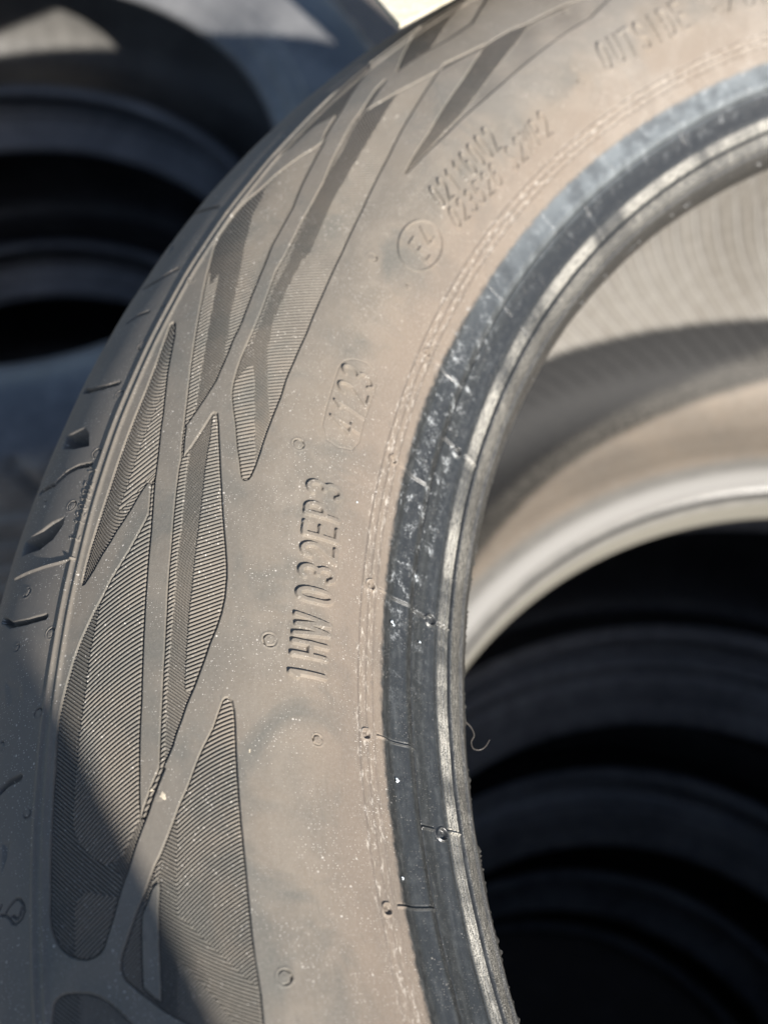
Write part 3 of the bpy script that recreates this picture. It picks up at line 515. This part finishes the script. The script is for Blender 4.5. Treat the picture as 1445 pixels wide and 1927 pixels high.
def seg_dist(X, Y, P):
    d = np.full(X.shape, 1e9)
    for (x0, y0), (x1, y1) in zip(P[:-1], P[1:]):
        dx, dy = x1 - x0, y1 - y0; L2 = dx * dx + dy * dy + 1e-12
        t = np.clip(((X - x0) * dx + (Y - y0) * dy) / L2, 0, 1)
        d = np.minimum(d, (X - x0 - t * dx) ** 2 + (Y - y0 - t * dy) ** 2)
    return np.sqrt(d)

def inside(X, Y, P):
    c = np.zeros(X.shape, bool); n = len(P)
    for i in range(n):
        x0, y0 = P[i]; x1, y1 = P[(i + 1) % n]
        if y0 == y1: continue
        m = ((y0 > Y) != (y1 > Y)) & (X < (x1 - x0) * (Y - y0) / (y1 - y0) + x0)
        c ^= m
    return c

def sdf(X, Y, P):
    d = seg_dist(X, Y, list(P) + [P[0]])
    return np.where(inside(X, Y, P), -d, d)

def window(xs, ys, P, pad):
    P = np.array(P); a = np.searchsorted(xs, P[:, 0].min() - pad); b = np.searchsorted(xs, P[:, 0].max() + pad)
    c = np.searchsorted(ys, P[:, 1].min() - pad); d = np.searchsorted(ys, P[:, 1].max() + pad)
    return (slice(a, b), slice(c, d)) if b > a and d > c else None

# stroke alphabet, unit cell
def arc(cx, cy, rx, ry, a0, a1, n=10):
    return [(cx + rx * math.cos(math.radians(a)), cy + ry * math.sin(math.radians(a))) for a in np.linspace(a0, a1, n)]
GLY = {
 '0': [arc(.5, .68, .34, .32, 0, 180) + arc(.5, .32, .34, .32, 180, 360) + [(.84, .68)]],
 '1': [[(.28, .80), (.55, 1), (.55, 0)]],
 '2': [arc(.5, .70, .34, .30, 165, -35, 12) + [(.14, 0), (.86, 0)]],
 '3': [arc(.48, .75, .33, .25, 150, -90, 12), arc(.48, .25, .36, .26, 90, -150, 12)],
 '4': [[(.66, 0), (.66, 1), (.12, .30), (.90, .30)]],
 '5': [[(.80, 1), (.24, 1), (.18, .56)] + arc(.46, .32, .36, .32, 110, -150, 12)],
 '6': [arc(.5, .70, .34, .30, 40, 180, 8) + [(.16, .32)] + arc(.5, .30, .34, .30, 180, -180, 16)],
 'A': [[(.08, 0), (.5, 1), (.92, 0)], [(.25, .35), (.75, .35)]],
 'B': [[(.18, 0), (.18, 1), (.5, 1)] + arc(.52, .77, .28, .23, 90, -90, 8) + [(.18, .54)], [(.5, .54)] + arc(.54, .27, .32, .27, 90, -90, 8) + [(.18, 0)]],
 'D': [[(.18, 0), (.18, 1), (.45, 1)] + arc(.46, .62, .38, .38, 90, 0, 6) + arc(.46, .38, .38, .38, 0, -90, 6) + [(.18, 0)]],
 'E': [[(.84, 1), (.18, 1), (.18, 0), (.84, 0)], [(.18, .52), (.74, .52)]],
 'H': [[(.16, 0), (.16, 1)], [(.84, 0), (.84, 1)], [(.16, .5), (.84, .5)]],
 'I': [[(.5, 0), (.5, 1)]],
 'L': [[(.2, 1), (.2, 0), (.85, 0)]],
 'O': [arc(.5, .66, .34, .34, 0, 180) + arc(.5, .34, .34, .34, 180, 360) + [(.84, .66)]],
 'P': [[(.18, 0), (.18, 1), (.5, 1)] + arc(.52, .73, .30, .27, 90, -90, 8) + [(.18, .46)]],
 'R': [[(.18, 0), (.18, 1), (.5, 1)] + arc(.52, .73, .30, .27, 90, -90, 8) + [(.18, .46)], [(.5, .46), (.86, 0)]],
 'S': [arc(.5, .75, .32, .25, 30, 270, 12) + arc(.5, .25, .34, .25, 90, -150, 12)],
 'T': [[(.08, 1), (.92, 1)], [(.5, 1), (.5, 0)]],
 'U': [[(.16, 1), (.16, .32)] + arc(.5, .32, .34, .32, 180, 360, 10) + [(.84, 1)]],
 'V': [[(.1, 1), (.5, 0), (.9, 1)]],
 'W': [[(.04, 1), (.27, 0), (.5, .95), (.73, 0), (.96, 1)]],
 'Z': [[(.12, 1), (.86, 1), (.12, 0), (.86, 0)]],
 '-': [[(.2, .5), (.8, .5)]], '/': [[(.15, 0), (.85, 1)]], ' ': [],
}
def text_strokes(T):
    out = []
    for k, ch in enumerate(T['t']):
        b0, a0, b1, a1 = [np.array(g) for g in T['g'][k]]
        for st in GLY[ch]:
            pts = []
            for u_, v_ in st:
                u2 = u_
                p = (b0 * (1 - u2) + b1 * u2) * (1 - v_) + (a0 * (1 - u2) + a1 * u2) * v_
                pts.append((float(p[0]), float(p[1])))
            out.append(pts)
    return out
for T in DATA['texts']: T['st'] = text_strokes(T)

T0 = 173.036; DL = 7.3493
def rings(thdeg, s):
    """relief that runs right round the tyre; thdeg column, s row; mm"""
    g = lambda c, w: np.exp(-((s - c) / w) ** 2)
    h = .42 * g(155.2, .42) + .36 * g(157.0, .40) + .12 * g(156.1, 1.6)
    h = h + .30 * g(212.7, .22) + .26 * g(214.6, .22) + .24 * g(216.4, .25) - .12 * g(213.6, .5) - .12 * g(215.5, .5)
    h = h - .45 * g(221.2, 1.9) + .40 * g(225.4, 1.25) - 1.0 * g(227.5, .24) - .55 * sstep(s, 227.35, 227.75) * (1 - sstep(s, 230.5, 235.))
    h = h - .10 * g(234.6, .3) - .55 * g(238.55, .22) + .22 * g(239.4, .35) + .12 * g(236.9, .5)
    h = h - .35 * g(243.2, .3) + .25 * g(244.2, .4)
    h = h + .05 * np.sin(s * 5.2) * ((s > 235) & (s < 238))
    h = h * np.ones_like(thdeg)
    # small seams across the band
    d = (thdeg - T0 + DL / 2) % DL - DL / 2
    bend = (s - 227.) * .010
    a = (d - bend * .0) * 4.05
    m = sstep(s, 216.6, 217.4) * (1 - sstep(s, 227.1, 227.5))
    h = h + m * (.40 - .26 * sstep(thdeg, 196., 208.)) * (np.exp(-(a / .18) ** 2) - .5 * np.exp(-((a - .42) / .2) ** 2))
    d2 = (thdeg - 187.83 + 5.525) % 11.05 - 5.525
    a2 = d2 * 3.9
    m2 = ((s > 227.6) & (s < 231.2)) | ((s > 234.2) & (s < 238.5))
    h = h + (1 - .7 * sstep(thdeg, 196., 208.)) * m2 * (.46 * np.exp(-(a2 / .2) ** 2) - .22 * np.exp(-((a2 - .45) / .2) ** 2))
    # ragged flash on the toe
    rng = np.random.default_rng(5); tb = rng.standard_normal(4000); tb2 = rng.standard_normal(900)
    rg = np.interp((thdeg * 9.0) % 3999, np.arange(4000), tb) * .5 + np.interp((thdeg * 1.7) % 899, np.arange(900), tb2) * .6
    h = h + .34 * np.clip(rg, 0, 1.8) * g(247.2, .5)
    return h

def relief(xs, ys, fine=True, texts=True):
    """xs = arc at R0 (mm), ys = s (mm) -> height (mm) and region id per vertex"""
    X = xs[:, None]; Y = ys[None, :]
    H = rings(np.degrees(X / R0), Y)
    ID = np.ones(H.shape, np.int16)
    ID[:] = np.where(Y < 154.2, 0, np.where(Y > 217.2, 2, 1))
    H += .05 * np.sin(X * .11 + 1) * np.sin(Y * .17) + .035 * np.sin(X * .31 + Y * .22)
    for pi, Pn in enumerate(DATA['panels']):
        w = window(xs, ys, Pn['poly'], 1.0)
        if not w: continue
        XX, YY = np.broadcast_arrays(X[w[0]], Y[:, w[1]])
        d = sdf(XX, YY, Pn['poly'])
        if Pn['island']: d = np.maximum(d, -sdf(XX, YY, Pn['island']))
        m = 1 - sstep(d, -.13, .13)
        hh = -.58 * m
        if fine:
            z = np.zeros(XX.shape); 
            for Z in Pn['zones']:
                o0, o1, k0, k1, a, b, c = Z['h']
                gx, gy = XX - o0, YY - o1
                ph = k0 * gx + k1 * gy + .5 * (a * gx * gx + c * gy * gy) + b * gx * gy
                rdg = np.clip(.78 + 1.0 * np.cos(2 * np.pi * ph), 0, 1) * Z['d'] * 1.5
                if Z['poly'] is None: z = rdg
                else:
                    zd = sdf(XX, YY, Z['poly']); mz = 1 - sstep(zd, -.06, .06); z = z * (1 - mz) + rdg * mz
            hh += z * (1 - sstep(d, -.34, -.12))
        H[w] += hh
        ID[w] = np.where(d < .13, 10 + pi, ID[w])
    for x, y, r, kind in DATA['circ']:
        w = window(xs, ys, [(x - r * 1.5, y - r * 1.5), (x + r * 1.5, y + r * 1.5)], 0)
        if not w: continue
        XX, YY = np.broadcast_arrays(X[w[0]], Y[:, w[1]])
        rr = np.interp(y, SS, PR[:, 0])
        d = np.hypot((XX - x) * rr / R0, YY - y)
        if kind == 0: H[w] += .12 * (1 - sstep(d, r * .80, r * .92)) - (.26 + .24 * np.cos(np.arctan2(YY - y, XX - x) + x * 1.7)) * np.exp(-((d - r * .94) / .14) ** 2) * (1 + .5 * np.sin(5 * np.arctan2(YY - y, XX - x) + y)) + .10 * np.exp(-((d - r * 1.2) / .2) ** 2) - .05 * np.exp(-((d - r * .5) / .2) ** 2)
        else: H[w] += -.42 * (1 - sstep(d, r * .74, r * .90)) + .38 * np.exp(-((d - r) / .2) ** 2) + .12 * (1 - sstep(d, 0, r * .5))
    for Ln in DATA['lines']:
        w = window(xs, ys, Ln['p'], 1.5)
        if not w: continue
        XX, YY = np.broadcast_arrays(X[w[0]], Y[:, w[1]])
        d = seg_dist(XX, YY, Ln['p']); H[w] += Ln['h'] * (1 - sstep(d, Ln['w'] * .35, Ln['w'] * .9))
    for Rc in DATA['rec']:
        w = window(xs, ys, Rc['p'], 1.0)
        if not w: continue
        XX, YY = np.broadcast_arrays(X[w[0]], Y[:, w[1]])
        d = sdf(XX, YY, Rc['p']); H[w] += Rc['d'] * (1 - sstep(d, -Rc['r'], 0))
    if texts:
        for ti, T in enumerate(DATA['texts']):
            for st in T['st']:
                w = window(xs, ys, st, 1.2)
                if not w: continue
                XX, YY = np.broadcast_arrays(X[w[0]], Y[:, w[1]])
                d = seg_dist(XX, YY, st); hw = T['w'] / 2
                k = 1 - sstep(d, hw - .03, hw + .12)
                cur = T.setdefault('acc', np.zeros(H.shape, np.float32) if ti < 0 else None)
                lift = T['h'] * k
                # strokes of one word join: take the higher
                prev = PREV.get(ti)
                if prev is None: prev = PREV[ti] = {}
                base = TX[w]
                new = np.maximum(base, lift)
                H[w] += new - base; TX[w] = new
                ID[w] = np.where(d < hw + .18, 40 + ti, ID[w])
    return H, ID
PREV = {}

def to_world(xs, ys, H):
    th = xs / R0; r, z, nr, nz = prof_rzn(ys)
    rr = r[None, :] + H * nr[None, :]; zz = z[None, :] + H * nz[None, :]
    x = rr * np.cos(th)[:, None]; y = -rr * np.sin(th)[:, None]
    return np.stack([x, y, -zz], -1) / 1000.0

def pieces(xs, ys, H, ID, namer, parent, org):
    co = to_world(xs, ys, H).reshape(-1, 3)
    n, m = H.shape
    i = (np.arange(n - 1)[:, None] * m + np.arange(m - 1)[None, :])
    q = np.stack([i, i + m, i + m + 1, i + 1], -1).reshape(-1, 4)
    fid = np.maximum(np.maximum(ID[:-1, :-1], ID[1:, :-1]), np.maximum(ID[:-1, 1:], ID[1:, 1:])).ravel()
    base = np.minimum(np.minimum(ID[:-1, :-1], ID[1:, :-1]), np.minimum(ID[:-1, 1:], ID[1:, 1:])).ravel()
    fid = np.where(fid >= 10, fid, base)
    A = np.degrees(np.repeat(xs / R0, m)); S_ = np.tile(ys, n)
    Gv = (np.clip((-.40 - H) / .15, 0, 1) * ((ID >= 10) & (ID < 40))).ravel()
    for f in np.unique(fid):
        qq = q[fid == f]; u_, inv_ = np.unique(qq, return_inverse=True)
        nm, lb = namer(int(f))
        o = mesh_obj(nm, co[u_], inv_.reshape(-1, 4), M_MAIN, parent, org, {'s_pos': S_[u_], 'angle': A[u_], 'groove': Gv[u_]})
        if lb: o['label'] = lb

def namer(f):
    if f == 0: return 'tread_shoulder', None
    if f == 1: return 'sidewall', None
    if f == 2: return 'bead', None
    if f < 40: return 'textured_panel', None
    T = DATA['texts'][f - 40]; return T['n'], T['l']

W0 = 246.0
BOT = 276.5
main = empty('tyre', (0, 0, ZT - BOT / 1000.0))
tag(main, 'dusty brown tyre in front, raised 1HW 032EP3 and 4123 on its sidewall', 'tyre')
ORG = (0, 0, -BOT / 1000.0)

def graded(a, b, fn):
    out = [a]
    while out[-1] < b: out.append(out[-1] + fn(out[-1]))
    out[-1] = b; return np.array(out)
QUAL = 1.0
thA, thB = math.radians(160.0), math.radians(256.0)
xs = graded(thA * R0, thB * R0, lambda x: QUAL * (0.115 + 0.12 * min(max((math.degrees(x / R0) - 213) / 15, 0), 1)))
ys = graded(118.0, STOT, lambda s: QUAL * (0.30 if s < 146 else 0.17 if s < 147 else 0.115 if s < 212 else 0.11 if s < 240 else .2))
TX = np.zeros((len(xs), len(ys)), np.float32)
H, ID = relief(xs, ys)
pieces(xs, ys, H, ID, namer, main, ORG)
print('relief grid', H.shape)
del H, ID, TX
# the rest of the ring, coarser
xs2 = np.radians(np.linspace(256.0, 520.0, 1000)) * R0
ys2 = graded(118.0, STOT, lambda s: .55 if s < 211 else .3)
xw_ = ((np.degrees(xs2 / R0) - 160.0) % 96.0 + 160.0)
Hc = np.zeros((len(xs2), len(ys2))); Ic = np.ones_like(Hc, np.int16)
lo = 0
for kk in range(3):
    sel = (np.degrees(xs2 / R0) >= 256.0 + 96 * kk - 1e-9) & (np.degrees(xs2 / R0) < 256.0 + 96 * (kk + 1))
    if sel.any():
        h_, i_ = relief(xs2[sel] - math.radians(96.0 * (kk + 1)) * R0, ys2, fine=False, texts=False)
        Hc[sel] = h_; Ic[sel] = np.where(i_ >= 10, 1, i_)
pieces(xs2, ys2, Hc, Ic, namer, main, ORG)

# tread, lower sidewall, liner: full revolutions
topz = lambda s: (np.interp(s, SS, PR[:, 0]), np.interp(s, SS, PR[:, 1]))
sT = np.linspace(0, 118.0, 90)
r_, z_ = topz(sT)
up = np.c_[r_, z_]; lowr = np.c_[r_, W0 - z_][::-1]
tr = np.vstack([lowr[:-1], up])
th = full(1440)
zz = tr[:, 1][None, :]
off = np.zeros((len(th), len(tr)))
for gz, gw in ((58, 5.0), (98, 5.5), (150, 5.5), (190, 5.0)): off -= 7.5 * np.exp(-((zz - gz) / gw) ** 6)
ph = (np.degrees(th)[:, None] * 1.0 + .05 * zz) % 5.0
off -= 5.0 * (np.abs(ph - 2.5) < .42) * ((zz < 44) | (zz > 204))
off -= 3.0 * (np.abs((np.degrees(th)[:, None] + .10 * zz) % 2.5 - 1.25) < .10) * ((zz > 64) & (zz < 184))
co, q = lathe(tr, th, off)
A_ = np.repeat(np.degrees(th), len(tr)); S_ = np.full(len(A_), 120.0)
mesh_obj('tread', co, q, M_MAIN, main, ORG, {'s_pos': S_, 'angle': A_})
sL = np.linspace(118.0, STOT, 160); r_, z_ = topz(sL)
co, q = lathe(np.c_[r_, W0 - z_][::-1], full(480))
mesh_obj('sidewall', co, q, M_MAIN, main, ORG, {'s_pos': np.tile(sL[::-1], 481), 'angle': np.repeat(np.degrees(full(480)), len(sL))})
rE, zE = CP[-1]
inn = catmull([(rE, zE), (228, 11.0), (238, 2), (250, -10), (268, -20), (284, -16), (295, 0), (301, 24), (304, 60), (305, 123),
               (304, 150), (300, 178), (293, 200), (284, 214), (272, 221), (258, 221.5), (246, 219), (236, 216.8), (228, 217.2), (221, 219.5), (217.6, 222.4), (218.2, 224.4), (217.4, 226.5), (216.2, 229.5), (216.0, 236), (216.4, 243), (rE, W0 - zE + 1)], 14)
thl = np.radians(np.concatenate([np.arange(150, 300, .07), np.arange(300, 510.01, .5)]))
zi = inn[:, 1][None, :]
td = np.degrees(thl)[:, None]
zq = np.clip(zi, 60, 225) - 130.
slant = td - (.07 * zq + .0009 * zq * np.abs(zq))
ribp = (slant / 1.9) % 1.0
rib = (np.exp(-((ribp - .5) / .07) ** 2) * 1.1 - .5 * np.exp(-((ribp - .63) / .08) ** 2)) * sstep(zi, 70, 105) * (1 - sstep(zi, 205, 214)) * (inn[:, 0][None, :] > 262)
co, q = lathe(inn, thl, -rib)
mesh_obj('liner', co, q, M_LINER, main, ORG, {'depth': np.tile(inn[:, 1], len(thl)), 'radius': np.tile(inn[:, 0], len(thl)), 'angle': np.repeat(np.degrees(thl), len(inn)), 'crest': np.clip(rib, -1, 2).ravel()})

# loose rubber thread at the bead toe
def tube(pts, r, n=8):
    P = catmull(np.array(pts, float), 10); co = []; q = []
    for i, p in enumerate(P):
        t = P[min(i + 1, len(P) - 1)] - P[max(i - 1, 0)]; t /= np.linalg.norm(t)
        a = np.cross(t, (0, 0, 1.)); a /= np.linalg.norm(a) + 1e-9; b = np.cross(t, a)
        rr = r * (1 - .5 * i / len(P))
        for k in range(n):
            an = 2 * math.pi * k / n; co.append(p + rr * (math.cos(an) * a + math.sin(an) * b))
    for i in range(len(P) - 1):
        for k in range(n): q.append((i * n + k, i * n + (k + 1) % n, (i + 1) * n + (k + 1) % n, (i + 1) * n + k))
    return np.array(co), q
k_ = NT('thread_rubber'); k_.b.inputs['Base Color'].default_value = (.09, .08, .07, 1); k_.b.inputs['Roughness'].default_value = .45
tc, tq = tube([(x / 1000., -y / 1000., -z / 1000.) for x, y, z in [[-216, -12.6, 2], [-215.2, -11.7, 2], [-214.7, -10.6, 2], [-214.6, -9.6, 2], [-215.3, -8.3, 2], [-215, -6.9, 2], [-213.8, -6.6, 2], [-212.6, -7.2, 2], [-211.5, -8.7, 2]]], .00016)
mesh_obj('rubber_thread', tc, tq, k_.m, main, ORG)

# dried splashes
def splat(name, x, y, rx, ry, hh, seed, mat):
    rng = np.random.default_rng(seed); n = 40; m = 8
    an = np.linspace(0, 2 * np.pi, n, endpoint=False)
    rad = 1 + .22 * np.sin(an * 3 + seed) + .12 * np.sin(an * 5 + 2 * seed) + .08 * rng.standard_normal(n)
    co = []; q = []
    for j in range(m + 1):
        t = j / m; prof = hh * (1 - t ** 3)
        X = x + rx * t * rad * np.cos(an); Y = y + ry * t * rad * np.sin(an)
        th = X / R0; r, z, nr, nz = prof_rzn(Y)
        lift = prof - .02
        rr = r + lift * nr; z2 = z + lift * nz
        co += list(np.stack([rr * np.cos(th), -rr * np.sin(th), -z2], -1) / 1000.)
    for j in range(m):
        for i in range(n): q.append((j * n + i, j * n + (i + 1) % n, (j + 1) * n + (i + 1) % n, (j + 1) * n + i))
    mesh_obj(name, co, q, mat, main, ORG)
k_ = NT('dried_splash'); g_ = k_.n('ShaderNodeTexCoord').outputs['Object']
k_.l(k_.mix(k_.noise(g_, 1500., 3, .6), (.70, .62, .48), (.42, .35, .26)), k_.b.inputs['Base Color']); k_.b.inputs['Roughness'].default_value = .7
k2_ = NT('white_speck'); k2_.b.inputs['Base Color'].default_value = (.62, .68, .72, 1); k2_.b.inputs['Roughness'].default_value = .35
for i, (x, y, rx, ry, w) in enumerate([[851.16, 176.69, 0.69, 0.78, 0], [852.42, 175.05, 0.26, 0.26, 0], [857.25, 221.68, 0.53, 0.43, 1], [836.34, 219.6, 0.36, 0.27, 1], [825.93, 224.68, 0.41, 0.27, 1], [910.59, 227.04, 0.32, 0.32, 1], [894.84, 221.21, 0.41, 0.36, 1], [894.28, 221.71, 0.31, 0.21, 1], [893.82, 229.67, 0.26, 0.26, 1], [919.6, 208.65, 0.21, 0.21, 1], [858.49, 191.09, 0.44, 0.18, 0]]):
    splat('dried_splash' if w == 0 else 'white_speck', x, y, rx, ry, .16, i + 1, k_.m if w == 0 else k2_.m)

# ------------------------------------------------------------------ stone slab, added shadow plank, neighbouring stack
def rough_sheet(name, poly, z0, z1, mat, amp, seed, sub=26):
    """poly: tyre-frame mm outline, clockwise; z0 top, z1 bottom"""
    import bmesh
    bm = bmesh.new()
    top = [bm.verts.new((x / 1000., -y / 1000., ZT - z0 / 1000.)) for x, y in poly]
    bot = [bm.verts.new((x / 1000., -y / 1000., ZT - z1 / 1000.)) for x, y in poly]
    bm.faces.new(top); bm.faces.new(bot[::-1]); n = len(poly)
    for i in range(n): bm.faces.new((top[i], bot[i], bot[(i + 1) % n], top[(i + 1) % n]))
    bmesh.ops.recalc_face_normals(bm, faces=bm.faces)
    bmesh.ops.triangulate(bm, faces=bm.faces)
    for _ in range(sub):
        L = [e for e in bm.edges if e.calc_length() > .02]
        if not L: break
        bmesh.ops.subdivide_edges(bm, edges=L, cuts=1); bmesh.ops.triangulate(bm, faces=[f for f in bm.faces if len(f.verts) > 3])
    from mathutils import noise
    for v in bm.verts:
        d = noise.noise_vector(v.co * 38.0 + Vector((seed, 0, 0))); d2 = noise.noise_vector(v.co * 140.0)
        v.co += d * amp + d2 * amp * .35
    c = sum((v.co for v in bm.verts), Vector()) / len(bm.verts)
    c.z = ZT - z1 / 1000.
    for v in bm.verts: v.co -= c
    me = bpy.data.meshes.new(name); bm.to_mesh(me); bm.free(); me.materials.append(mat)
    o = bpy.data.objects.new(name, me); COL.objects.link(o); o.location = c
    return o
k_ = NT('cream_cardboard'); g_ = k_.n('ShaderNodeTexCoord').outputs['Object']
c_ = k_.mix(k_.ramp(k_.noise(g_, 60., 5, .65), .35, .65), (.58, .53, .40), (.70, .65, .53))
c_ = k_.mix(k_.ramp(k_.noise(g_, 35., 4, .6), .56, .7, 0, .5), c_, (.50, .47, .36))
k_.l(c_, k_.b.inputs['Base Color']); k_.b.inputs['Roughness'].default_value = .85
k_.l(k_.bump(k_.noise(g_, 250., 4, .7), .6, .0015), k_.b.inputs['Normal'])
slab = rough_sheet('cardboard_sheet', [[-221.5, -187.4], [-261.5, -268], [103.2, -580.2], [169.1, -534.5]], -36, -34.6, k_.m, .0006, 3)
tag(slab, 'torn cream cardboard sheet with a pointed corner, beyond the far edge of the lettered tyre', 'cardboard sheet')
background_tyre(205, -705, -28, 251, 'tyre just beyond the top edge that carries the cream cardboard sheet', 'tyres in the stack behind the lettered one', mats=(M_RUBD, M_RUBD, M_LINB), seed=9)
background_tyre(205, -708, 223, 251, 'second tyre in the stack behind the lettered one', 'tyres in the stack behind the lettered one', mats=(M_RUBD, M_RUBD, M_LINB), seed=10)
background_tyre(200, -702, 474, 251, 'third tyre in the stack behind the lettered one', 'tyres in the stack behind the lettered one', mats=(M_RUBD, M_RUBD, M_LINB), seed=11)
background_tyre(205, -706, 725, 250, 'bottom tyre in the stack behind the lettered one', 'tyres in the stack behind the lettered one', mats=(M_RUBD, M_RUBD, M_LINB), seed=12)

# plank added out of view to cast the straight shadow over the near shoulder
def plank():
    te_ = math.tan(math.radians(SUN_EL)); t = np.array([math.cos(ta), math.sin(ta)]) / te_        # shift per unit height (tyre frame)
    e0 = np.array([-281.1, 16.9]); d = np.array([.467, .884]); lam = 1.0
    gvec = -lam * d - t                      # lean of the plank edge per mm of height
    kE = 312.0
    E0 = e0 + d * kE + t * 28.0
    nrm = np.array([-.884, .467]); wid = 150.0; thk = np.array([.467, .884]) * 18.0
    def P(Hh, a, b):
        q = E0 + gvec * Hh + nrm * a + thk * b
        return (q[0] / 1000., -q[1] / 1000., ZT + Hh / 1000.)
    h0, h1 = -ZT * 1000.0, 900.0
    n = 40; co = []; q = []
    ring = [(0, 0), (wid, 0), (wid, 1), (0, 1)]
    for i in range(n + 1):
        Hh = h0 + (h1 - h0) * i / n
        for a, b in ring: co.append(P(Hh, a + (1.2 * math.sin(Hh * .013) if a == 0 else 0), b))
    for i in range(n):
        for k in range(4): q.append((i * 4 + k, i * 4 + (k + 1) % 4, i * 4 + 4 + (k + 1) % 4, i * 4 + 4 + k))
    q.append((0, 3, 2, 1)); q.append((n * 4, n * 4 + 1, n * 4 + 2, n * 4 + 3))
    co = np.array(co); org = co[:4].mean(0)
    k = NT('shadow_plank_wood'); g_ = k.n('ShaderNodeTexCoord').outputs['Object']
    k.l(k.mix(k.ramp(k.noise(g_, 30., 5, .6), .3, .7), (.30, .22, .15), (.20, .15, .11)), k.b.inputs['Base Color']); k.b.inputs['Roughness'].default_value = .8
    o = mesh_obj('shadow_plank', co, q, k.m, None, org, smooth=False); o.location = org
    tag(o, 'unseen wooden plank added beside the tyre stack to cast the shoulder shadow', 'plank')
plank()  # added unseen plank that casts the shoulder shadow
